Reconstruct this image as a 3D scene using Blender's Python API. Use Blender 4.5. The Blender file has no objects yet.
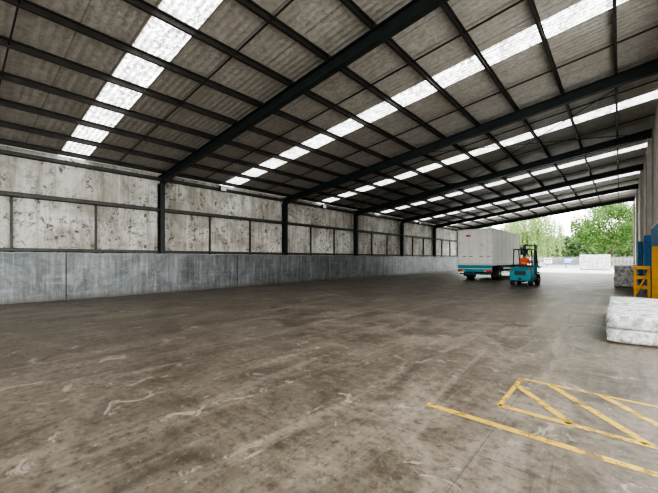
import bpy, bmesh, math, random
from mathutils import Vector, noise, Matrix
random.seed(7)
C = bpy.context
scene = C.scene
# ---------------------------------------------------------------- helpers
class M:
    """mesh accumulator with material slots"""
    def __init__(s, name):
        s.name=name; s.v=[]; s.f=[]; s.mi=[]; s.mats=[]; s.sm=[]
    def mat(s, m):
        if m not in s.mats: s.mats.append(m)
        return s.mats.index(m)
    def add(s, verts, faces, m, smooth=False):
        o=len(s.v); s.v+= [tuple(v) for v in verts]; i=s.mat(m)
        for f in faces:
            s.f.append([k+o for k in f]); s.mi.append(i); s.sm.append(smooth)
    def box(s,x0,x1,y0,y1,z0,z1,m,bev=0.0):
        if bev>0:
            bm=bmesh.new(); bmesh.ops.create_cube(bm,size=1)
            for v in bm.verts:
                v.co=Vector(((x0+x1)/2+v.co.x*(x1-x0),(y0+y1)/2+v.co.y*(y1-y0),(z0+z1)/2+v.co.z*(z1-z0)))
            bmesh.ops.bevel(bm,geom=bm.edges[:],offset=bev,segments=2,affect='EDGES',profile=.5)
            s.bm(bm,m); return
        v=[(x0,y0,z0),(x1,y0,z0),(x1,y1,z0),(x0,y1,z0),(x0,y0,z1),(x1,y0,z1),(x1,y1,z1),(x0,y1,z1)]
        s.add(v,[(0,3,2,1),(4,5,6,7),(0,1,5,4),(1,2,6,5),(2,3,7,6),(3,0,4,7)],m)
    def bm(s,bm,m,smooth=False):
        bm.verts.index_update()
        s.add([v.co.copy() for v in bm.verts],[[v.index for v in f.verts] for f in bm.faces],m,smooth); bm.free()
    def loft(s,loops,m,caps=True,smooth=False):
        n=len(loops[0]); v=[p for l in loops for p in l]; f=[]
        for k in range(len(loops)-1):
            for i in range(n):
                j=(i+1)%n
                f.append((k*n+i,k*n+j,(k+1)*n+j,(k+1)*n+i))
        s.add(v,f,m,smooth)
        if caps:
            s.add(loops[0],[tuple(range(n))[::-1]],m); s.add(loops[-1],[tuple(range(n))],m)
    def prism_x(s,pts,x0,x1,m,bev=0):
        if bev:
            bm=bmesh.new(); a=[bm.verts.new((x0,p[0],p[1])) for p in pts]; b=[bm.verts.new((x1,p[0],p[1])) for p in pts]
            n=len(pts); bm.faces.new(a); bm.faces.new(b[::-1])
            for i in range(n): bm.faces.new((a[i],b[i],b[(i+1)%n],a[(i+1)%n]))
            bmesh.ops.recalc_face_normals(bm,faces=bm.faces[:])
            bmesh.ops.bevel(bm,geom=bm.edges[:],offset=bev,segments=3,affect='EDGES',profile=.5)
            s.bm(bm,m); return
        s.loft([[(x0,p[0],p[1]) for p in pts],[(x1,p[0],p[1]) for p in pts]],m)
    def cyl(s,p0,p1,r0,m,r1=None,n=12,smooth=True):
        r1=r0 if r1 is None else r1
        p0=Vector(p0);p1=Vector(p1); d=(p1-p0).normalized()
        u=d.orthogonal().normalized(); w=d.cross(u)
        L=[[tuple(p+ (u*math.cos(2*math.pi*i/n)+w*math.sin(2*math.pi*i/n))*r) for i in range(n)] for p,r in((p0,r0),(p1,r1))]
        s.loft(L,m,True,smooth)
    def torus(s,c,R,r,ax,m,n=24,k=8):
        ax=Vector(ax).normalized();u=ax.orthogonal().normalized();w=ax.cross(u);c=Vector(c);v=[];f=[]
        for i in range(n):
            t=2*math.pi*i/n; d=u*math.cos(t)+w*math.sin(t)
            for j in range(k):
                q=2*math.pi*j/k; v.append(c+d*(R+r*math.cos(q))+ax*r*math.sin(q))
        for i in range(n):
            for j in range(k):
                f.append((i*k+j,((i+1)%n)*k+j,((i+1)%n)*k+(j+1)%k,i*k+(j+1)%k))
        s.add(v,f,m,True)
    def ball(s,c,rx,ry,rz,m,sub=3):
        bm=bmesh.new(); bmesh.ops.create_icosphere(bm,subdivisions=sub,radius=1)
        for v in bm.verts: v.co=Vector((c[0]+v.co.x*rx,c[1]+v.co.y*ry,c[2]+v.co.z*rz))
        s.bm(bm,m,True)
    def done(s,parent=None,loc=None,rot=None,fix=True):
        me=bpy.data.meshes.new(s.name); me.from_pydata(s.v,[],s.f)
        for m in s.mats: me.materials.append(m)
        me.polygons.foreach_set('material_index',s.mi); me.polygons.foreach_set('use_smooth',s.sm)
        me.update()
        if fix:
            bm=bmesh.new(); bm.from_mesh(me); bmesh.ops.recalc_face_normals(bm,faces=bm.faces[:]); bm.to_mesh(me); bm.free()
        ob=bpy.data.objects.new(s.name,me); C.collection.objects.link(ob)
        if parent: ob.parent=parent
        if loc: ob.location=loc
        if rot: ob.rotation_euler=rot
        return ob
def empty(name,loc,rz=0):
    e=bpy.data.objects.new(name,None); C.collection.objects.link(e); e.location=loc; e.rotation_euler=(0,0,rz); return e

# ---------------------------------------------------------------- materials
class NT:
    def __init__(s,name):
        s.m=bpy.data.materials.new(name); s.m.use_nodes=True; s.t=s.m.node_tree; s.n=s.t.nodes; s.l=s.t.links
        s.b=s.n['Principled BSDF']; s.out=s.n['Material Output']
        s.tc=s.n.new('ShaderNodeTexCoord')
    def mapn(s,scale=(1,1,1),coord='Object'):
        mp=s.n.new('ShaderNodeMapping'); mp.inputs['Scale'].default_value=scale
        s.l.new(s.tc.outputs[coord],mp.inputs[0]); return mp.outputs[0]
    def noise(s,scale,detail=6,rough=.6,vec=None,dist=0):
        t=s.n.new('ShaderNodeTexNoise'); t.inputs['Scale'].default_value=scale; t.inputs['Detail'].default_value=detail
        t.inputs['Roughness'].default_value=rough; t.inputs['Distortion'].default_value=dist
        s.l.new(vec if vec else s.tc.outputs['Object'],t.inputs['Vector']); return t.outputs['Fac']
    def ramp(s,fac,stops):
        r=s.n.new('ShaderNodeValToRGB'); e=r.color_ramp.elements
        while len(e)<len(stops): e.new(.5)
        for k,(p,c) in enumerate(stops):
            e[k].position=p; e[k].color=(c,c,c,1) if not hasattr(c,'__len__') else (*c,1)
        s.l.new(fac,r.inputs[0]); return r.outputs[0]
    def mix(s,fac,a,b,mode='MIX'):
        x=s.n.new('ShaderNodeMix'); x.data_type='RGBA'; x.blend_type=mode
        for sock,val in ((x.inputs[0],fac),(x.inputs[6],a),(x.inputs[7],b)):
            if hasattr(val,'links'): s.l.new(val,sock)
            elif hasattr(val,'__len__'): sock.default_value=(*val,1)
            else: sock.default_value=val if sock==x.inputs[0] else (val,val,val,1)
        return x.outputs[2]
    def math(s,op,a,b=0.0,c=None):
        x=s.n.new('ShaderNodeMath'); x.operation=op
        vs=[a,b]+([c] if c is not None else [])
        for i,v in enumerate(vs):
            if hasattr(v,'links'): s.l.new(v,x.inputs[i])
            else: x.inputs[i].default_value=v
        return x.outputs[0]
    def xyz(s):
        x=s.n.new('ShaderNodeSeparateXYZ'); s.l.new(s.tc.outputs['Object'],x.inputs[0]); return x.outputs
    def bump(s,h,strength=.3,dist=.02):
        b=s.n.new('ShaderNodeBump'); b.inputs['Strength'].default_value=strength; b.inputs['Distance'].default_value=dist
        s.l.new(h,b.inputs['Height']); s.l.new(b.outputs[0],s.b.inputs['Normal'])
    def set(s,sock,v):
        i=s.b.inputs[sock]
        if hasattr(v,'links'): s.l.new(v,i)
        elif hasattr(v,'__len__'): i.default_value=(*v,1)
        else: i.default_value=v
def simple(name,col,rough=.5,metal=0,var=.15,scale=6,bump=0):
    t=NT(name); n=t.noise(scale)
    t.set('Base Color',t.mix(t.ramp(n,[(.3,0),(.7,1)]),tuple(c*(1-var) for c in col),tuple(min(1,c*(1+var)) for c in col)))
    t.set('Roughness',rough); t.set('Metallic',metal)
    if bump: t.bump(n,bump,.01)
    return t.m

def mat_floor():
    t=NT('concrete_floor')
    big=t.noise(.25,6,.65,dist=.4); mid=t.noise(1.0,10,.74,dist=.8); fine=t.noise(11,9,.75)
    streak=t.noise(1.0,8,.7,vec=t.mapn((2.6,.22,1)),dist=.5)
    streak2=t.noise(1.0,8,.7,vec=t.mapn((.5,1.6,1)),dist=.6)
    c=t.mix(t.ramp(mid,[(.40,0),(.60,1)]),(.076,.061,.044),(.205,.172,.134))
    c=t.mix(t.ramp(big,[(.42,0),(.58,.55)]),c,(.096,.078,.059))
    c=t.mix(t.ramp(streak,[(.50,0),(.66,.6)]),c,(.265,.228,.182))
    c=t.mix(t.ramp(streak2,[(.53,0),(.68,.45)]),c,(.24,.198,.150))
    c=t.mix(t.ramp(fine,[(.36,.65),(.5,0)]),c,(.034,.028,.021))
    c=t.mix(t.ramp(fine,[(.56,0),(.68,.5)]),c,(.30,.27,.225))
    sp=t.noise(2.6,6,.7,dist=1)
    c=t.mix(t.ramp(sp,[(.60,0),(.64,.7)]),c,(.31,.275,.23))
    oil=t.noise(.8,4,.6)
    c=t.mix(t.ramp(oil,[(.30,.75),(.40,0)]),c,(.040,.033,.026))
    x=t.xyz()
    wob=t.math('MULTIPLY',t.noise(.12,2,.5),5.0)
    tr=t.math('ABSOLUTE',t.math('SINE',t.math('MULTIPLY',t.math('ADD',x[0],wob),2.2)))
    trm=t.math('MULTIPLY',t.ramp(tr,[(0,.6),(.14,0)]),t.ramp(t.noise(.6,4),[(.45,0),(.6,1)]))
    c=t.mix(trm,c,(.045,.037,.03))
    def joint(o,per,off):
        f=t.math('FRACT',t.math('MULTIPLY',t.math('ADD',o,off),1/per))
        return t.math('LESS_THAN',f,.014/per)
    j=t.math('MAXIMUM',joint(x[0],4.3,0.9),joint(x[1],3.85,1.0))
    c=t.mix(t.math('MULTIPLY',j,.35),c,(.04,.035,.03))
    t.set('Base Color',c)
    t.set('Roughness',t.ramp(mid,[(.36,.34),(.64,.56)])); t.set('Specular IOR Level',.45)
    t.bump(t.mix(.5,fine,mid),.35,.012)
    return t.m
def mat_roof():
    t=NT('roof_foil_sheeting')
    x=t.xyz()
    rib=t.math('SINE',t.math('MULTIPLY',x[1],2*math.pi/.19))
    cr=t.noise(5,7,.7,dist=1.2); big=t.noise(.5,4)
    c=t.mix(t.ramp(cr,[(.35,0),(.65,1)]),(.28,.258,.225),(.49,.46,.42))
    c=t.mix(t.ramp(big,[(.4,0),(.65,.5)]),c,(.30,.265,.22))
    lap=t.math('LESS_THAN',t.math('FRACT',t.math('MULTIPLY',x[1],1/.96)),.03)
    c=t.mix(t.math('MULTIPLY',lap,.6),c,(.10,.09,.08))
    t.set('Base Color',c); t.set('Roughness',.5); t.set('Metallic',.1)
    t.bump(t.math('ADD',t.math('MULTIPLY',rib,.2),cr),.65,.05)
    return t.m
SKY_E=4.2
def mat_skylight():
    t=NT('translucent_skylight')
    n=t.noise(5,7,.8,dist=1.5); n2=t.noise(1.6,5,.65)
    x=t.xyz()
    c=t.ramp(n,[(.41,(.045,.040,.035)),(.475,(.36,.35,.34)),(.55,(.97,.98,1))])
    c=t.mix(t.ramp(n2,[(.42,0),(.62,.5)]),c,(.30,.28,.26))
    rib=t.math('MULTIPLY_ADD',t.math('SINE',t.math('MULTIPLY',x[1],2*math.pi/.15)),.32,.85)
    t.set('Base Color',(.7,.7,.7)); t.set('Roughness',.5)
    t.set('Emission Color',c); t.set('Emission Strength',t.math('MULTIPLY',rib,SKY_E))
    return t.m
def mat_clad():
    t=NT('mouldy_wall_sheeting')
    x=t.xyz()
    big=t.noise(.55,6,.7,dist=.5); sp=t.noise(5,9,.82,dist=.5); sp2=t.noise(1.1,6,.75)
    run=t.noise(1.0,7,.75,vec=t.mapn((1,3.4,.3)))
    c=t.mix(t.ramp(big,[(.4,0),(.6,1)]),(.38,.35,.30),(.70,.69,.65))
    c=t.mix(t.ramp(run,[(.50,0),(.64,.7)]),c,(.25,.22,.175))
    c=t.mix(t.ramp(run,[(.34,.5),(.44,0)]),c,(.85,.84,.81))
    hi=t.math('MULTIPLY',t.ramp(sp,[(.52,0),(.57,1)]),t.ramp(sp2,[(.45,0),(.55,1)]))
    c=t.mix(t.math('MULTIPLY',hi,.9),c,(.045,.04,.035))
    lap=t.math('LESS_THAN',t.math('FRACT',t.math('MULTIPLY',x[1],1/1.28)),.014)
    c=t.mix(t.math('MULTIPLY',lap,.4),c,(.15,.14,.12))
    t.set('Base Color',c); t.set('Roughness',.7); t.bump(t.mix(.5,sp,run),.3,.02)
    return t.m
def mat_dado():
    t=NT('streaked_galvanised_wall')
    x=t.xyz()
    big=t.noise(.9,7,.75,dist=.6); fine=t.noise(9,8,.8); run=t.noise(1.0,8,.78,vec=t.mapn((1,6,.45)))
    hor=t.noise(1.0,7,.75,vec=t.mapn((1,.5,6)))
    c=t.mix(t.ramp(big,[(.4,0),(.6,1)]),(.115,.128,.135),(.225,.240,.247))
    c=t.mix(t.ramp(run,[(.48,0),(.62,.6)]),c,(.075,.078,.078))
    c=t.mix(t.ramp(run,[(.36,.6),(.45,0)]),c,(.36,.38,.387))
    c=t.mix(t.ramp(hor,[(.55,0),(.68,.5)]),c,(.33,.34,.34))
    c=t.mix(t.ramp(fine,[(.57,0),(.66,.5)]),c,(.38,.39,.39))
    c=t.mix(t.ramp(fine,[(.34,.5),(.43,0)]),c,(.04,.04,.04))
    low=t.ramp(x[2],[(0,.75),(.22,0)])
    c=t.mix(low,c,(.09,.078,.062))
    s1=t.math('LESS_THAN',t.math('FRACT',t.math('MULTIPLY',t.math('ADD',x[1],-3.1),3/7.7)),.012)
    c=t.mix(t.math('MULTIPLY',s1,.5),c,(.05,.05,.05))
    jt=t.math('LESS_THAN',t.math('FRACT',t.math('MULTIPLY',t.math('ADD',x[1],-3.1),1/7.7)),.005)
    c=t.mix(jt,c,(.03,.03,.03))
    t.set('Base Color',c); t.set('Roughness',.42); t.set('Metallic',.3); t.bump(fine,.25,.01)
    return t.m
def mat_paint():
    t=NT('worn_yellow_paint')
    n=t.noise(9,8,.75); n2=t.noise(2.5,4,.6)
    t.set('Base Color',t.mix(t.ramp(n,[(.3,0),(.7,1)]),(.44,.28,.045),(.66,.44,.07))); t.set('Roughness',.5)
    tr=t.n.new('ShaderNodeBsdfTransparent'); mx=t.n.new('ShaderNodeMixShader')
    f=t.ramp(t.mix(.45,n,n2),[(.40,.2),(.49,.9)])
    t.l.new(f,mx.inputs[0]); t.l.new(tr.outputs[0],mx.inputs[1]); t.l.new(t.b.outputs[0],mx.inputs[2])
    t.l.new(mx.outputs[0],t.out.inputs[0]); return t.m
def mat_leaf(name,a,b):
    t=NT(name); n=t.noise(.7,3); n2=t.noise(6,2)
    t.set('Base Color',t.mix(t.ramp(t.mix(.5,n,n2),[(.38,0),(.62,1)]),a,b)); t.set('Roughness',.6)
    tl=t.n.new('ShaderNodeBsdfTranslucent'); tl.inputs[0].default_value=(b[0],b[1],b[2],1)
    mx=t.n.new('ShaderNodeMixShader'); mx.inputs[0].default_value=.4
    t.l.new(t.b.outputs[0],mx.inputs[1]); t.l.new(tl.outputs[0],mx.inputs[2]); t.l.new(mx.outputs[0],t.out.inputs[0]); return t.m
def mat_wrap():
    t=NT('white_plastic_wrap'); n=t.noise(4,6,.7,dist=1.5); n2=t.noise(16,4,.6,vec=t.mapn((1,1,2.5)))
    t.set('Base Color',t.mix(t.ramp(n,[(.40,0),(.60,1)]),(.28,.28,.28),(.76,.77,.77))); t.set('Roughness',.22)
    t.bump(t.mix(.4,n,n2),1.0,.05); return t.m
def mat_rwall():
    t=NT('painted_block_wall'); x=t.xyz(); n=t.noise(1.2,6,.7); f=t.noise(12,5)
    c=t.mix(t.ramp(n,[(.35,0),(.7,1)]),(.60,.57,.50),(.86,.83,.76))
    br=t.math('MAXIMUM',t.math('LESS_THAN',t.math('FRACT',t.math('MULTIPLY',x[2],1/.2)),.06),t.math('LESS_THAN',t.math('FRACT',t.math('MULTIPLY',x[1],1/.4)),.03))
    c=t.mix(t.math('MULTIPLY',br,.3),c,(.25,.24,.22))
    t.set('Base Color',c); t.set('Roughness',.75); t.bump(f,.2,.01); return t.m
def mat_ground():
    t=NT('yard_concrete'); n=t.noise(.3,6,.6); f=t.noise(5,6,.7)
    t.set('Base Color',t.mix(t.ramp(t.mix(.4,n,f),[(.35,0),(.65,1)]),(.44,.43,.405),(.62,.61,.59))); t.set('Roughness',.6); return t.m

FLOOR=mat_floor(); ROOF=mat_roof(); SKYL=mat_skylight(); CLAD=mat_clad(); DADO=mat_dado(); PAINT=mat_paint(); WRAP=mat_wrap(); RW=mat_rwall(); GROUND=mat_ground()
STEEL=simple('dark_green_steel',(.018,.026,.024),.45,.2,.3,3)
PURL=simple('purlin_steel',(.038,.034,.030),.5,.3,.3,3)
GIRT=simple('girt_steel',(.070,.072,.066),.5,.3,.3,3)
BLACK=simple('black_metal',(.015,.015,.016),.4)
RUB=simple('tyre_rubber',(.02,.02,.02),.8)
TEAL=simple('teal_paint',(.01,.27,.33),.35,0,.12)
TEALD=simple('dark_teal_paint',(.008,.10,.12),.45,0,.2)
CREAM=simple('cream_truck_panel',(.92,.89,.84),.4,0,.05,2)
CURT=simple('white_curtain',(.93,.94,.93),.45,0,.05,2)
RIB=simple('curtain_buckle_strap',(.66,.67,.67),.5,0,.08)
ALU=simple('aluminium',(.72,.72,.70),.4,.15,.1)
YEL=simple('yellow_guard_paint',(.85,.43,.01),.45,0,.2,5)
BLUE=simple('blue_tarp',(.03,.17,.42),.5,0,.2,5)
RED=simple('red_lens',(.5,.02,.01),.3)
ORANGE=simple('orange_hi_vis',(1.0,.13,.01),.6,0,.06)
REFL=simple('reflective_tape',(.75,.75,.7),.3)
NAVY=simple('navy_trousers',(.02,.025,.05),.8)
SKIN=simple('skin',(.55,.30,.21),.5,0,.06)
HAIR=simple('dark_hair',(.03,.02,.015),.7)
EYE=simple('eye_white',(.8,.8,.8),.2,0,.02)
GLASS=simple('dark_glass',(.02,.03,.035),.08)
WOOD=simple('pallet_timber',(.20,.14,.085),.8,0,.25,8)
BARK=simple('bark',(.11,.08,.055),.9,0,.3,5)
GREY=simple('grey_paint',(.35,.35,.34),.5)
LGREY=simple('pale_grey_column_paint',(.58,.56,.50),.55,0,.15,2)
LEAF1=mat_leaf('willow_leaves',(.14,.21,.075),(.32,.42,.17))
LEAF2=mat_leaf('broad_leaves',(.045,.105,.03),(.17,.28,.08))
LEAF3=mat_leaf('distant_foliage',(.09,.15,.07),(.22,.30,.15))

# ---------------------------------------------------------------- building dims
XL=-16.2; XR=1.15; BAY=7.72; A0=6.75; SL=.131
FR=[A0+BAY*k for k in range(-2,6)]
YB=FR[0]; YE=FR[-1]
def H(r): return 5.70+SL*(r-XL)

m=M('floor'); m.box(-16.6,1.5,YB-.6,YE+.5,-.2,0,FLOOR); m.done()
m=M('yard_ground')
def quad(x0,x1,y0,y1,z): m.add([(x0,y0,z),(x1,y0,z),(x1,y1,z),(x0,y1,z)],[(0,1,2,3)],GROUND)
quad(-140,140,YE+.5,170,-.02); quad(-140,-16.6,-60,YE+.5,-.02); quad(1.5,140,-60,YE+.5,-.02); quad(-16.6,1.5,-60,YB-.6,-.02)
m.done()

m=M('ceiling'); s=M('roof_skylights')
x0,x1=XL-.45,XR+.5; SW=.44
def roofq(mm,y0,y1,mat,dz=0):
    mm.add([(x0,y0,H(x0)+dz),(x1,y0,H(x1)+dz),(x1,y1,H(x1)+dz),(x0,y1,H(x0)+dz)],[(0,1,2,3)],mat)
edges=[YB-.4]
for k in range(len(FR)-1):
    c=(FR[k]+FR[k+1])/2+(.5 if k<=1 else -.2)
    roofq(m,edges[-1],c-SW,ROOF); roofq(s,c-SW,c+SW,SKYL,0.0); edges.append(c+SW)
roofq(m,edges[-1],YE+.4,ROOF)
for yy in (YB-.4,YE+.36):
    m.loft([[(x0,yy,H(x0)-.28),(x0,yy+.04,H(x0)-.28),(x0,yy+.04,H(x0)+.05),(x0,yy,H(x0)+.05)],
            [(x1,yy,H(x1)-.28),(x1,yy+.04,H(x1)-.28),(x1,yy+.04,H(x1)+.05),(x1,yy,H(x1)+.05)]],GREY)
m.done(fix=False); s.done(fix=False)

m=M('roof_purlins'); r=XL+.15; k=0
while r<XR+.1:
    zt=H(r)-.01
    def P(y): return [(r-.035,y,zt),(r+.035,y,zt+.009),(r+.035,y,zt-.02),(r-.015,y,zt-.02),(r-.015,y,zt-.155),(r+.035,y,zt-.155),(r+.035,y,zt-.175),(r-.035,y,zt-.175)]
    m.loft([P(YB-.3),P(YE+.3)],PURL); r+=1.45
for k in range(len(FR)-1):
    for f in (.25,.75):
        y=FR[k]+BAY*f
        m.loft([[(q,y-.015,H(q)-.12),(q,y+.015,H(q)-.12),(q,y+.015,H(q)-.08),(q,y-.015,H(q)-.08)] for q in (XL,XR)],PURL)
m.done()

def ibeam_loop_y(x,y,zt,d,w,tf=.022,tw=.014):
    zb=zt-d
    return [(x,y-w/2,zt),(x,y+w/2,zt),(x,y+w/2,zt-tf),(x,y+tw/2,zt-tf),(x,y+tw/2,zb+tf),(x,y+w/2,zb+tf),(x,y+w/2,zb),(x,y-w/2,zb),(x,y-w/2,zb+tf),(x,y-tw/2,zb+tf),(x,y-tw/2,zt-tf),(x,y-w/2,zt-tf)]
def icol(x0,x1,y,z0,z1,w,mm,tf=.02,tw=.014,mat=None):
    def L(z): return [(x0,y-w/2,z),(x0,y+w/2,z),(x0+tf,y+w/2,z),(x0+tf,y+tw/2,z),(x1-tf,y+tw/2,z),(x1-tf,y+w/2,z),(x1,y+w/2,z),(x1,y-w/2,z),(x1-tf,y-w/2,z),(x1-tf,y-tw/2,z),(x0+tf,y-tw/2,z),(x0+tf,y-w/2,z)]
    mm.loft([L(z0),L(z1)],mat or STEEL)
for i,y in enumerate(FR):
    m=M('steel_portal_frame')
    tz=.19
    m.loft([ibeam_loop_y(x,y,H(x)-tz,d,.19) for x,d in ((XL-.3,.42),(XL+1.2,.36),(XR-1.3,.36),(XR,.42))],STEEL)
    icol(XL-.32,XL+.02,y,1.80,H(XL)-tz-.36,.2,m)
    icol(XR-.16,XR-.01,y,0,H(XR)-tz-.40,.2,m,mat=LGREY)
    m.box(XL-.3,XL+.05,y-.11,y+.11,H(XL)-tz-.46,H(XL)-tz-.40,STEEL)
    m.box(XR-.17,XR-.01,y-.11,y+.11,0,.03,LGREY)
    q=XL+.15
    while q<XR:
        m.box(q+.03,q+.04,y-.05,y+.05,H(q)-.2,H(q)-.03,STEEL); q+=1.45
    m.done()
m=M('roof_wind_bracing')
for k in (3,6):
    for a,b in ((XL+.3,-7.5),(-7.5,XR-.3)):
        for ya,yb in ((FR[k],FR[k+1]),(FR[k+1],FR[k])):
            m.cyl((a,ya,H(a)-.30),(b,yb,H(b)-.30),.016,STEEL,n=6)
m.done()

m=M('wall_left')
m.box(XL-.4,XL,YB-.4,YE+.3,0,1.80,DADO)
m.box(XL-.42,XL-.38,YB-.4,YE+.3,1.80,H(XL-.4)-.02,CLAD)
m.done()
m=M('wall_girts')
for z0,z1 in ((1.86,1.98),(3.82,3.98),(5.28,5.42)):
    m.box(XL-.30,XL-.14,YB-.3,YE+.2,z1-.015,z1,GIRT); m.box(XL-.155,XL-.14,YB-.3,YE+.2,z0,z1,GIRT); m.box(XL-.30,XL-.14,YB-.3,YE+.2,z0,z0+.015,GIRT)
for k in range(len(FR)-1):
    for f in (1/3,2/3):
        y=FR[k]+BAY*f; m.box(XL-.37,XL-.305,y-.035,y+.035,1.80,3.95,GIRT)
        m.box(XL-.30,XL-.27,y-.035,y+.035,1.80,3.95,GIRT)
m.done()
m=M('trim_1'); m.box(XL-.02,XL+.035,YB-.4,YE+.3,1.80,1.825,GREY); m.done()
for y,z in ((9.8,5.38),(17.9,5.38),(33,5.4)):
    m=M('flood_light')
    m.box(-.03,.05,-.03,.03,-.14,.02,BLACK); m.cyl((.02,0,-.02),(.22,0,-.05),.02,BLACK)
    m.box(.18,.36,-.19,.19,-.2,.08,BLACK,.02); m.box(.355,.365,-.16,.16,-.17,.05,ALU)
    m.done(loc=(XL-.108,y,z))
YR=14.5
m=M('wall_right')
m.box(XR,XR+.2,YR,YE+.3,0,4.0,RW); m.box(XR+.02,XR+.16,YR,YE+.3,4.0,H(XR)-.02,RW)
m.box(XR,XR+.2,YB-.3,YR,H(XR)-1.4,H(XR)-.02,CLAD)
m.done()
for y in (24.2,31.0):
    m=M('downpipe')
    m.cyl((0,0,0),(0,0,7.1),.05,GREY)
    for z in (.6,2.4,4.2,6.0): m.cyl((0,0,z),(0,0,z+.06),.062,GREY)
    m.done(loc=(XR-.075,y,0))

m=M('floor_marking')
def stripe(xa,ya,xb,yb,w=.075):
    d=Vector((xb-xa,yb-ya)).normalized(); n=Vector((-d.y,d.x))*w/2
    m.add([(xa+n.x,ya+n.y,.003),(xa-n.x,ya-n.y,.003),(xb-n.x,yb-n.y,.003),(xb+n.x,yb+n.y,.003)],[(0,1,2,3)],PAINT)
stripe(-1.6,3.49,1.1,3.44,.085); stripe(-1.0,3.97,1.1,3.94); stripe(-1.0,5.05,1.1,5.03,.06); stripe(-.99,3.95,-.99,5.08,.05)
for q in (-.93-.28,-.67,-.16,.35,.86):
    xa=q; ya=5.03; xb=q+.86; yb=3.97
    if xa<-.99: t=(-.97-xa)/(xb-xa); xa=-.97; ya=5.03+(3.97-5.03)*t
    if xb>1.1: t=(1.1-xa)/(xb-xa); yb=ya+(yb-ya)*t; xb=1.1
    stripe(xa,ya,xb,yb,.085)
m.done(fix=False)

def slab(mm,x0,x1,y0,y1,z0,z1,mat,amp=.015,seed=0,cell=.12):
    nx=max(2,int((x1-x0)/cell));ny=max(2,int((y1-y0)/cell));nz=max(2,int((z1-z0)/.06))
    idx={};v=[];f=[]
    cx,cy,cz=(x0+x1)/2,(y0+y1)/2,(z0+z1)/2; rr=.035
    def P(i,j,k):
        if (i,j,k) in idx: return idx[(i,j,k)]
        p=Vector((x0+(x1-x0)*i/nx,y0+(y1-y0)*j/ny,z0+(z1-z0)*k/nz))
        on=[i in(0,nx),j in(0,ny),k in(0,nz)]
        if sum(on)>=2:
            d=Vector(((1 if p.x<cx else -1) if on[0] else 0,(1 if p.y<cy else -1) if on[1] else 0,(1 if p.z<cz else -1) if on[2] else 0))
            p+=d*rr*.35
        n=noise.noise_vector(p*3+Vector((seed,seed,0)))*amp+noise.noise_vector(p*9)*amp*.5
        p+=n
        p.z=max(p.z,z0)
        idx[(i,j,k)]=len(v); v.append(p); return idx[(i,j,k)]
    for i in range(nx):
        for j in range(ny):
            f.append((P(i,j,0),P(i,j+1,0),P(i+1,j+1,0),P(i+1,j,0))); f.append((P(i,j,nz),P(i+1,j,nz),P(i+1,j+1,nz),P(i,j+1,nz)))
    for i in range(nx):
        for k in range(nz):
            f.append((P(i,0,k),P(i+1,0,k),P(i+1,0,k+1),P(i,0,k+1))); f.append((P(i,ny,k),P(i,ny,k+1),P(i+1,ny,k+1),P(i+1,ny,k)))
    for j in range(ny):
        for k in range(nz):
            f.append((P(0,j,k),P(0,j,k+1),P(0,j+1,k+1),P(0,j+1,k))); f.append((P(nx,j,k),P(nx,j+1,k),P(nx,j+1,k+1),P(nx,j,k+1)))
    mm.add(v,f,mat,True)
def pack(name,x0,x1,y0,y1,layers,lh,loc=(0,0,0),amp=.02,bz=.07):
    m=M(name); n=max(3,int((y1-y0)/1.2)+1)
    for i in range(n):
        yy=y0+.15+(y1-y0-.3)*i/(n-1); m.box(x0+.05,x1-.05,yy-.05,yy+.05,0,bz,WOOD)
    z=bz
    for L in range(layers):
        o=random.uniform(-.02,.02); slab(m,x0+o,x1+o,y0,y1,z,z+lh,WRAP,amp,L*7); z+=lh-.004
    m.done(loc=loc)
pack('wrapped_panel_pack',-.19,.86,8.3,12.5,2,.255,bz=.025)
pack('wrapped_panel_pack',-.25,.75,24.3,27.2,4,.29)
pack('wrapped_panel_pack',-.15,.85,32,35,3,.3)
pack('wrapped_panel_pack',-4.3,-1.0,59,61.2,4,.52,(0,0,-.02),.04)

m=M('yellow_column_guard')
for dx in (-.42,-.0):
    for dy in (0,.5): m.box(dx-.04,dx+.04,dy-.04,dy+.04,0,1.25,YEL,.008)
for z in (.35,.75,1.15):
    m.box(-.46,.04,-.055,-.035,z,z+.14,YEL); m.box(-.48,-.46,-.05,.55,z,z+.14,YEL)
m.cyl((-.42,-.06,.05),(0,-.06,1.15),.03,YEL)
m.done(loc=(.90,18.9,0))
for y,h in ((17.2,2.05),(23.4,1.5)):
    m=M('yellow_door_guard')
    m.box(-.08,.08,-.1,.1,0,h,YEL,.01); m.box(-.10,.12,-.14,.14,0,.04,YEL); m.box(-.09,-.08,-.08,.08,.1,h-.15,YEL)
    m.done(loc=(.98,y,0))
# padded blue protectors strapped round the right-hand columns
for y in (FR[4],FR[5]):
    m=M('blue_column_padding')
    m.box(-.12,-.02,-.22,.22,0,2.7,BLUE,.03); m.box(-.03,.13,-.22,-.13,0,2.7,BLUE,.03); m.box(-.03,.13,.13,.22,0,2.7,BLUE,.03)
    for z in (.5,1.4,2.3): m.box(-.126,-.119,-.2,.2,z,z+.05,BLACK)
    m.done(loc=(XR-.16,y,0))
m=M('blue_banner')
N=60; v=[];f=[]
for i in range(N+1):
    y=16.0+5.2*i/N; x=XR-.06-.03*math.sin(i*.9)
    v+=[(x,y,1.85),(x-.01,y,2.4),(x,y,2.95)]
for i in range(N):
    f+=[(3*i,3*i+3,3*i+4,3*i+1),(3*i+1,3*i+4,3*i+5,3*i+2)]
m.add(v,f,BLUE,True); m.box(XR-.08,XR-.01,15.9,21.3,2.93,2.99,ALU); m.done(fix=False)

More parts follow.
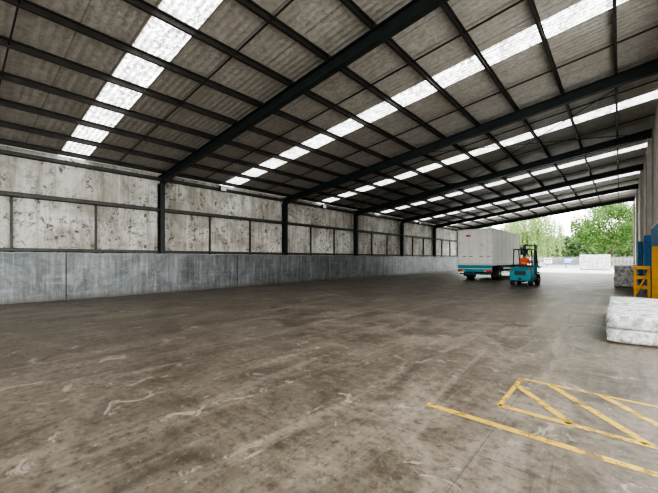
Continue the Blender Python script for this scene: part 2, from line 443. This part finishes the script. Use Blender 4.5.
# ---------------------------------------------------------------- truck
def wheel(mm,x,y,r,w,side=1,hub=ALU):
    prof=[(0,r*.62),(0,r*.9),(w*.12,r),(w*.88,r),(w,r*.9),(w,r*.62)]
    n=28; loops=[]
    for i in range(n):
        t=2*math.pi*i/n
        loops.append([(x+side*(p[0]-w/2),y+p[1]*math.cos(t),r+p[1]*math.sin(t)) for p in prof])
    loops.append(loops[0]); mm.loft(loops,RUB,False,True)
    xo=x+side*w*.5
    mm.cyl((x-side*w*.4,y,r),(xo-side*w*.25,y,r),r*.63,hub,n=24); mm.cyl((xo-side*w*.26,y,r),(xo-side*.02,y,r),r*.25,hub,n=14)
    for i in range(8):
        t=2*math.pi*i/8; mm.cyl((xo-side*w*.27,y+math.cos(t)*r*.42,r+math.sin(t)*r*.42),(xo-side*w*.18,y+math.cos(t)*r*.42,r+math.sin(t)*r*.42),.018,BLACK,n=6)
T=empty('box_truck',(-8.05,25.6,0))
m=M('cargo_box')
Zb,Zt,Ln=1.12,3.77,8.4
m.box(-1.22,1.22,.06,Ln,Zb,Zt-.03,CURT); m.box(-1.25,1.25,0,Ln,Zb-.02,Zb+.13,ALU)
for x in (-1.25,1.17): 
    m.box(x,x+.08,0,.12,Zb,Zt,ALU,.01); m.box(x,x+.08,Ln-.1,Ln,Zb,Zt,ALU)
    m.box(x,x+.08,0,Ln,Zt-.12,Zt,ALU)
m.box(-1.25,1.25,0,.12,Zt-.13,Zt,ALU,.01)
for sd in (-1,1):
    for i in range(1,7): m.box(min(sd*1.22,sd*1.228),max(sd*1.22,sd*1.228),i*1.2-.02,i*1.2+.02,Zb+.13,Zt-.12,RIB)
for sd in (-1,1):
    xa,xb=(-1.16,-.01) if sd<0 else (.01,1.16)
    m.box(xa,xb,.01,.05,Zb+.12,Zt-.14,CREAM,.01)
    for fx in (.30,.72):
        x=sd*(1.16*fx+.02); m.cyl((x,-.02,Zb+.08),(x,-.02,Zt-.14),.018,ALU,n=8)
        for z in (Zb+.2,Zb+1.0,Zb+1.7,Zt-.3): m.box(x-.05,x+.05,-.03,.01,z,z+.06,ALU)
        m.box(x-.02,x+.22,-.045,-.025,Zb+.62,Zb+.66,BLACK)
    for z in (Zb+.3,Zb+.9,Zb+1.6,Zt-.4): m.box(sd*1.1-.08,sd*1.1+.08,-.015,.012,z,z+.07,ALU)
m.box(-.62,-.30,-.005,.012,Zt-.55,Zt-.42,RED); m.box(.35,.62,-.005,.012,Zb+1.35,Zb+1.6,REFL)
m.done(T)
m=M('chassis')
for x in (-.45,.37): m.box(x,x+.08,.15,10.2,.78,1.05,TEALD)
for y in (.3,1.5,3.2,5,6.8,8.2): m.box(-.45,.45,y,y+.08,.8,1.0,TEALD)
for i in range(14): m.box(-1.2,1.2,.3+i*.6,.36+i*.6,1.03,1.11,TEALD)
m.box(-1.2,1.2,-.14,-.02,.62,1.12,TEAL,.015)
m.box(-1.2,1.2,-.16,-.14,.84,.88,ALU)
m.box(-1.1,1.1,.0,.1,.42,.54,TEALD,.01)
for sd in (-1,1):
    m.box(sd*.7-.05,sd*.7+.05,.02,.1,.5,1.1,TEALD)
    m.box(sd*1.02-.17,sd*1.02+.17,-.18,-.12,.64,.76,RED); m.box(sd*.8-.1,sd*.8+.1,-.17,-.13,.66,.74,YEL)
    m.box(sd*1.0-.24,sd*1.0+.24,1.25,1.27,.22,.8,BLACK)
    pts=[(2.0+ .62*math.cos(t),.5+.56*math.sin(t)) for t in [math.radians(a) for a in range(10,175,15)]]
    for k in range(len(pts)-1):
        m.add([(sd*.75,*pts[k]),(sd*1.24,*pts[k]),(sd*1.24,*pts[k+1]),(sd*.75,*pts[k+1])],[(0,1,2,3)],BLACK)
    for z in (.5,.78): m.box(min(sd*1.17,sd*1.2),max(sd*1.17,sd*1.2),3.0,7.4,z,z+.1,ALU)
    for y in (3.1,5.2,7.2): m.box(min(sd*1.13,sd*1.17),max(sd*1.13,sd*1.17),y,y+.06,.45,1.1,BLACK)
m.box(-1.1,-.55,5.2,6.6,.45,1.0,ALU,.05)
m.cyl((-1.0,2.0,.5),(1.0,2.0,.5),.08,BLACK); m.cyl((-1.0,9.2,.5),(1.0,9.2,.5),.07,BLACK)
m.done(T)
m=M('wheels')
for sd in (-1,1):
    wheel(m,sd*1.08,2.0,.48,.26,sd); wheel(m,sd*.79,2.0,.48,.26,sd); wheel(m,sd*1.06,9.2,.48,.28,sd)
m.done(T)
m=M('cab')
m.prism_x([(8.55,.75),(10.45,.55),(10.55,1.0),(10.5,1.65),(10.2,2.75),(9.9,2.95),(8.55,2.98)],-1.18,1.18,TEAL,.05)
m.prism_x([(10.5,1.72),(10.53,1.72),(10.25,2.65),(10.2,2.65)],-1.05,1.05,GLASS)
for sd in (-1,1):
    m.prism_x([(9.05,1.7),(10.3,1.7),(10.05,2.55),(9.05,2.6)],min(sd*1.175,sd*1.19),max(sd*1.175,sd*1.19),GLASS)
    m.cyl((sd*1.18,10.3,2.4),(sd*1.42,10.4,2.4),.015,BLACK,n=6); m.box(sd*1.42-.09,sd*1.42+.09,10.37,10.43,1.95,2.45,BLACK,.02)
    m.box(min(sd*.8,sd*1.1),max(sd*.8,sd*1.1),10.5,10.58,.75,.93,EYE)
m.box(-1.15,1.15,10.4,10.6,.4,.72,BLACK,.03)
m.done(T)

# ---------------------------------------------------------------- forklift
Fk=empty('forklift',(-4.45,22.3,0),math.radians(-3))
m=M('body')
m.prism_x([(0.02,.28),(0,.86),(.10,1.04),(.55,1.10),(.72,.95),(.72,.28)],-.58,.58,TEAL,.06)
m.box(-.30,.30,-.015,.02,.62,.86,BLACK,.01); m.box(-.08,.08,-.05,.02,.36,.46,BLACK)
m.box(-.52,.52,.7,1.95,.30,.62,TEAL,.02); m.box(-.36,.36,.6,1.25,.6,.94,TEALD,.03)
m.prism_x([(1.72,.6),(1.98,.6),(1.98,1.12),(1.86,1.2),(1.78,1.12)],-.48,.48,TEAL,.02)
m.box(-.25,.25,.72,1.2,.94,1.03,BLACK,.03); m.prism_x([(.62,1.0),(.74,1.0),(.70,1.22),(.62,1.24)],-.20,.20,BLACK,.02)
for sd in (-1,1):
    m.box(sd*.50-.06,sd*.50+.06,.0,.03,.90,.97,RED)
    m.box(sd*.55-.1,sd*.55+.1,1.35,2.15,.60,.66,BLACK,.01)
m.done(Fk)
m=M('overhead_guard')
for sd in (-1,1):
    m.cyl((sd*.5,.50,1.05),(sd*.47,.55,2.14),.03,BLACK,n=8); m.cyl((sd*.5,1.92,1.1),(sd*.47,1.55,2.14),.03,BLACK,n=8)
    m.cyl((sd*.47,.45,2.15),(sd*.47,1.65,2.15),.03,BLACK,n=8)
for i in range(8): m.cyl((-.47,.47+i*.165,2.16),(.47,.47+i*.165,2.16),.018,BLACK,n=6)
m.cyl((0,.47,2.18),(0,.47,2.30),.045,ORANGE,n=10)
m.done(Fk)
m=M('wheels')
for sd in (-1,1): wheel(m,sd*.50,1.80,.32,.22,sd,CREAM); wheel(m,sd*.48,.36,.25,.18,sd,CREAM)
m.done(Fk)
m=M('mast')
for sd in (-1,1):
    m.box(sd*.34-.04,sd*.34+.04,2.16,2.28,.08,2.45,TEALD); m.box(sd*.26-.03,sd*.26+.03,2.2,2.30,.1,2.55,BLACK)
    m.cyl((sd*.2,2.15,.2),(sd*.2,2.15,1.9),.035,ALU,n=10); m.cyl((sd*.30,2.1,1.0),(sd*.30,1.7,.65),.03,ALU,n=8)
    m.box(sd*.28-.06,sd*.28+.06,2.42,3.45,.10,.14,BLACK); m.box(sd*.28-.06,sd*.28+.06,2.42,2.46,.10,.75,BLACK)
for z in (.25,1.3,2.38): m.box(-.38,.38,2.16,2.2,z,z+.09,TEALD)
for z in (.3,.68): m.box(-.5,.5,2.34,2.42,z,z+.08,BLACK)
for i in range(6): m.box(-.48+i*.186,-.45+i*.186,2.36,2.40,.7,1.35,BLACK)
m.box(-.5,.5,2.36,2.40,1.32,1.37,BLACK)
m.done(Fk)
m=M('steering_wheel')
m.torus((0,1.36,1.27),.17,.014,(0,-.75,.65),BLACK); m.cyl((0,1.36,1.27),(0,1.74,.98),.022,BLACK,n=8)
for t in (0,2.1,4.2):
    u=Vector((1,0,0)); w=Vector((0,-.75,.65)).normalized().cross(u); e=Vector((0,1.36,1.27))+(u*math.cos(t)+w*math.sin(t))*.17
    m.cyl((0,1.36,1.27),e,.01,BLACK,n=6)
m.done(Fk)
# driver ----------------------------------------------------------
def skin_mesh(name,chains,root=0):
    vs=[];rs=[];es=[]
    for pts,att in chains:
        prev=att
        for co,rad in pts:
            vs.append(co); rs.append(rad); k=len(vs)-1
            if prev is not None: es.append((prev,k))
            prev=k
    me=bpy.data.meshes.new('tmp'); me.from_pydata(vs,es,[]); ob=bpy.data.objects.new('tmp',me); C.collection.objects.link(ob)
    md=ob.modifiers.new('s','SKIN'); sv=me.skin_vertices[0].data
    for i,r_ in enumerate(rs):
        sv[i].radius=(r_,r_) if not hasattr(r_,'__len__') else r_
        sv[i].use_root=(i==root)
    sb=ob.modifiers.new('b','SUBSURF'); sb.levels=2; sb.render_levels=2
    dg=C.evaluated_depsgraph_get(); ev=ob.evaluated_get(dg); m2=bpy.data.meshes.new_from_object(ev)
    V=[v.co.copy() for v in m2.vertices]; F=[list(p.vertices) for p in m2.polygons]
    bpy.data.objects.remove(ob); return V,F
Dv=empty('forklift_driver',Fk.location.copy(),math.radians(-3))
ch=[([((0,.90,1.14),(.16,.13)),((0,.89,1.27),(.16,.12)),((0,.90,1.42),(.19,.125)),((0,.92,1.54),(.18,.11)),((0,.93,1.62),(.07,.065)),((0,.945,1.69),(.055,.055))],None)]
for sd in (-1,1):
    ch.append(([((sd*.20,.92,1.555),.072),((sd*.28,1.02,1.32),.055),((sd*.21,1.20,1.30),.045),((sd*.165,1.29,1.33),.03)],3))
for sd in (-1,1):
    ch.append(([((sd*.11,.98,1.12),.095),((sd*.18,1.36,1.14),.07),((sd*.17,1.50,.80),.05),((sd*.17,1.53,.70),.045),((sd*.18,1.66,.675),.04)],0))
V,F=skin_mesh('b',ch)
m=M('body')
def bodymat(c):
    if c.z>1.63 and abs(c.x)<.09 : return SKIN
    if c.y>1.27 and abs(c.x)>.10 and c.z>1.26: return SKIN
    if c.z<.76 and c.y>1.4: return BLACK
    if c.z<1.15 or c.y>1.15 and c.z<1.23: return NAVY
    if 1.30<c.z<1.33 and abs(c.x)<.2 and c.y<1.1: return REFL
    return ORANGE
for f in F:
    c=sum((V[i] for i in f),Vector())/len(f); i=m.mat(bodymat(c)); m.f.append(list(f)); m.mi.append(i); m.sm.append(True)
m.v=[tuple(v) for v in V]
for sd in (-1,1):
    hx=sd*.165; 
    m.ball((hx,1.325,1.345),.036,.045,.022,SKIN,2)
    for k,(ln) in enumerate((.9,1.0,.93,.75)):
        ox=hx+(k-1.5)*.019
        pts=[((ox,1.345,1.352),.010),((ox,1.345+.035*ln,1.352),.0095),((ox,1.345+.045*ln,1.328),.009),((ox,1.345+.028*ln,1.312),.008)]
        v2,f2=skin_mesh('f',[(pts,None)]); m.add(v2,f2,SKIN,True)
    pts=[((hx-sd*.025,1.31,1.345),.012),((hx-sd*.05,1.335,1.335),.010),((hx-sd*.05,1.36,1.325),.009)]
    v2,f2=skin_mesh('t',[(pts,None)]); m.add(v2,f2,SKIN,True)
m.done(Dv)
m=M('head'); hc=(0,.965,1.80)
bm=bmesh.new(); bmesh.ops.create_icosphere(bm,subdivisions=4,radius=1)
for v in bm.verts:
    x,y,z=v.co; w=1-.22*max(0,-z)
    yy=y*.098*(1-.1*max(0,-z))
    if y>0: yy+= .012*math.exp(-((z+.75)**2)/.05)
    if y>.5: yy+= .02*math.exp(-(x*x)/.02-((z+.12)**2)/.03)
    if y>.5: yy-= .008*math.exp(-((abs(x)-.38)**2)/.02-((z-.05)**2)/.015)
    v.co=Vector((hc[0]+x*.078*w,hc[1]+yy,hc[2]+z*.118))
m.bm(bm,SKIN,True)
for sd in (-1,1):
    m.ball((sd*.029,hc[1]+.084,hc[2]+.006),.011,.008,.008,EYE,2); m.ball((sd*.029,hc[1]+.091,hc[2]+.006),.005,.003,.005,BLACK,1)
    m.ball((sd*.079,hc[1],hc[2]-.005),.009,.02,.03,SKIN,2); m.box(sd*.029-.014,sd*.029+.014,hc[1]+.088,hc[1]+.094,hc[2]+.022,hc[2]+.027,HAIR)
m.ball((0,hc[1]+.089,hc[2]-.055),.022,.006,.006,RED,2)
bm=bmesh.new(); bmesh.ops.create_icosphere(bm,subdivisions=3,radius=1)
bmesh.ops.delete(bm,geom=[v for v in bm.verts if v.co.z<(.25 if v.co.y>-.1 else -.45)],context='VERTS')
for v in bm.verts: v.co=Vector((v.co.x*.085,hc[1]-.004+v.co.y*.104,hc[2]+v.co.z*.127))
m.bm(bm,HAIR,True)
m.done(Dv)

# ---------------------------------------------------------------- outside
def leafquads(mm,pts,size,mat):
    v=[];f=[]
    for p in pts:
        a=Vector((random.gauss(0,1),random.gauss(0,1),random.gauss(0,1))).normalized(); b=a.orthogonal().normalized()
        s_=size*random.uniform(.6,1.3); p=Vector(p); o=len(v)
        v+=[p-a*s_,p+b*s_*.55,p+a*s_,p-b*s_*.55]; f.append((o,o+1,o+2,o+3))
    mm.add(v,f,mat)
def broad_tree(x,y,hh,rad,seed,name='broadleaf_tree',n=90,leaf=LEAF2):
    random.seed(seed); m=M(name)
    m.cyl((0,0,0),(.1,0,hh*.35),hh*.03,BARK,hh*.022,10)
    pts=[]
    for i in range(n):
        t=random.uniform(0,2*math.pi); ph=random.uniform(-.75,1); rr=random.uniform(.55,1)
        c=Vector((math.cos(t)*rad*rr*math.sqrt(max(.05,1-ph*ph)),math.sin(t)*rad*rr*math.sqrt(max(.05,1-ph*ph)),hh*.56+ph*hh*.42*rr))
        if i%4==0: m.cyl((.1,0,hh*random.uniform(.2,.35)),c,hh*.009,BARK,.02,6)
        sg=rad*.13
        for q in range(120):
            p=Vector((c.x+random.gauss(0,sg),c.y+random.gauss(0,sg),max(.6,c.z+random.gauss(0,sg*.8))))
            d=math.hypot(p.x,p.y)
            if d>rad: p.x*=rad/d; p.y*=rad/d
            pts.append(p)
    leafquads(m,pts,.24,leaf); m.done(loc=(x,y,-.02),fix=False)
def willow(x,y,hh,rad,seed):
    random.seed(seed); m=M('willow_tree')
    m.cyl((0,0,0),(.2,0,hh*.45),hh*.035,BARK,hh*.025,10); pts=[]
    for i in range(340):
        t=random.uniform(0,2*math.pi); rr=rad*math.sqrt(random.uniform(.02,1)); top=hh*(1-.35*(rr/rad)**2)*random.uniform(.86,1)
        c=Vector((math.cos(t)*rr,math.sin(t)*rr,top))
        if i%14==0: m.cyl((.2,0,hh*random.uniform(.3,.45)),c,hh*.012,BARK,.02,6)
        ln=top-random.uniform(1.0,hh*.4); k=int(ln/.22)
        for q in range(k):
            pts.append((c.x+random.gauss(0,.12),c.y+random.gauss(0,.12),c.z-q*.22))
    leafquads(m,pts,.2,LEAF1); m.done(loc=(x,y,-.02),fix=False)
willow(-13.6,77,12,5.6,3); willow(-26.5,80,12.5,5.8,9)
broad_tree(-1.5,86,13,6.2,4); broad_tree(12.5,84,12,6,11); broad_tree(-40,88,11,6,15)
random.seed(5); m=M('distant_tree_line'); pts=[]
for i in range(16000):
    x=random.uniform(-75,35); hgt=8+2.4*noise.noise(Vector((x*.13,1,0)))+1.3*noise.noise(Vector((x*.5,3,0)))
    z=random.uniform(0,1)**.8*hgt; pts.append((x,105+random.uniform(-1.8,1.8)*(1-.5*z/hgt),z))
leafquads(m,pts,.5,LEAF3)
v=[];f=[]
for i in range(111):
    x=-75+i; hgt=6.6+2.4*noise.noise(Vector((x*.13,1,0))); v+=[(x,104.5,0),(x,105.2,hgt),(x,106,0)]
for i in range(110): f+=[(3*i,3*i+3,3*i+4,3*i+1),(3*i+1,3*i+4,3*i+5,3*i+2)]
m.add(v,f,LEAF3); m.done(loc=(0,0,-.02),fix=False)
FY=69.5
m=M('palisade_fence')
for i in range(330):
    x=-40+i*.16; m.box(x,x+.06,FY,FY+.02,0,1.9,GREY)
for i in range(20): m.box(-40+i*2.75,-39.9+i*2.75,FY+.02,FY+.12,0,2.0,BLACK)
for z in (.4,1.5): m.box(-40,12.8,FY+.02,FY+.06,z,z+.05,GREY)
m.done(loc=(0,0,-.02))
for x,w,col in ((-14.2,1.6,BLUE),(-9.5,1.2,EYE),(-6.6,1.3,BLUE)):
    m=M('fence_sign'); m.box(-w/2,w/2,-.03,0,.0,.9,col); m.box(-w/2+.1,w/2-.1,-.035,-.03,.55,.75,EYE if col!=EYE else RED); m.box(-w/2+.1,w/2-.3,-.035,-.03,.2,.3,EYE if col!=EYE else BLACK)
    m.done(loc=(x,FY-.02,.75))
def car(x,y,rz,paint):
    e=empty('parked_car',(x,y,-.02),rz); m=M('car_body')
    m.prism_x([(0,.35),(0,.85),(.12,.98),(.6,1.0),(1.15,1.42),(2.3,1.45),(3.05,1.02),(4.0,.9),(4.25,.7),(4.25,.32)],-.86,.86,paint,.06)
    for sd in (-1,1): m.prism_x([(.85,1.03),(1.25,1.36),(2.25,1.38),(2.85,1.03)],min(sd*.855,sd*.87),max(sd*.855,sd*.87),GLASS)
    m.prism_x([(2.36,1.4),(2.4,1.42),(3.04,1.06),(3.0,1.03)],-.72,.72,GLASS); m.prism_x([(.60,1.05),(.63,1.0),(1.16,1.38),(1.12,1.42)],-.72,.72,GLASS)
    for sd in (-1,1):
        m.box(sd*.68-.12,sd*.68+.12,-.02,.03,.66,.8,RED); m.box(sd*.66-.13,sd*.66+.13,4.2,4.27,.6,.75,EYE)
    m.done(e); m=M('wheels')
    for sd in (-1,1):
        wheel(m,sd*.78,.8,.32,.2,sd); wheel(m,sd*.78,3.4,.32,.2,sd)
    m.done(e)
SILV=simple('silver_car_paint',(.45,.46,.48),.3,.4)
car(-9.6,65.5,math.radians(84),SILV); car(-15.6,66.2,math.radians(88),simple('navy_car_paint',(.04,.06,.10),.3))

# ---------------------------------------------------------------- world, light, camera
w=bpy.data.worlds.new('overcast_sky'); scene.world=w; w.use_nodes=True; nt=w.node_tree
bg=nt.nodes['Background']; tc=nt.nodes.new('ShaderNodeTexCoord'); sx=nt.nodes.new('ShaderNodeSeparateXYZ'); rp=nt.nodes.new('ShaderNodeValToRGB')
nt.links.new(tc.outputs['Generated'],sx.inputs[0]); nt.links.new(sx.outputs[2],rp.inputs[0]); nt.links.new(rp.outputs[0],bg.inputs[0])
rp.color_ramp.elements[0].color=(.99,.98,.95,1); rp.color_ramp.elements[1].color=(.91,.97,1,1); bg.inputs[1].default_value=4.6
cam=bpy.data.cameras.new('camera'); co=bpy.data.objects.new('camera',cam); C.collection.objects.link(co)
cam.sensor_width=36; cam.lens=335/658*36; cam.shift_y=12/658; cam.clip_end=500
co.location=(0,0,1.6); co.rotation_euler=(math.radians(90),0,math.atan2(291,335)); scene.camera=co
scene.view_settings.view_transform='AgX'
try: scene.view_settings.look='AgX - High Contrast'
except Exception: pass
scene.view_settings.exposure=0.22
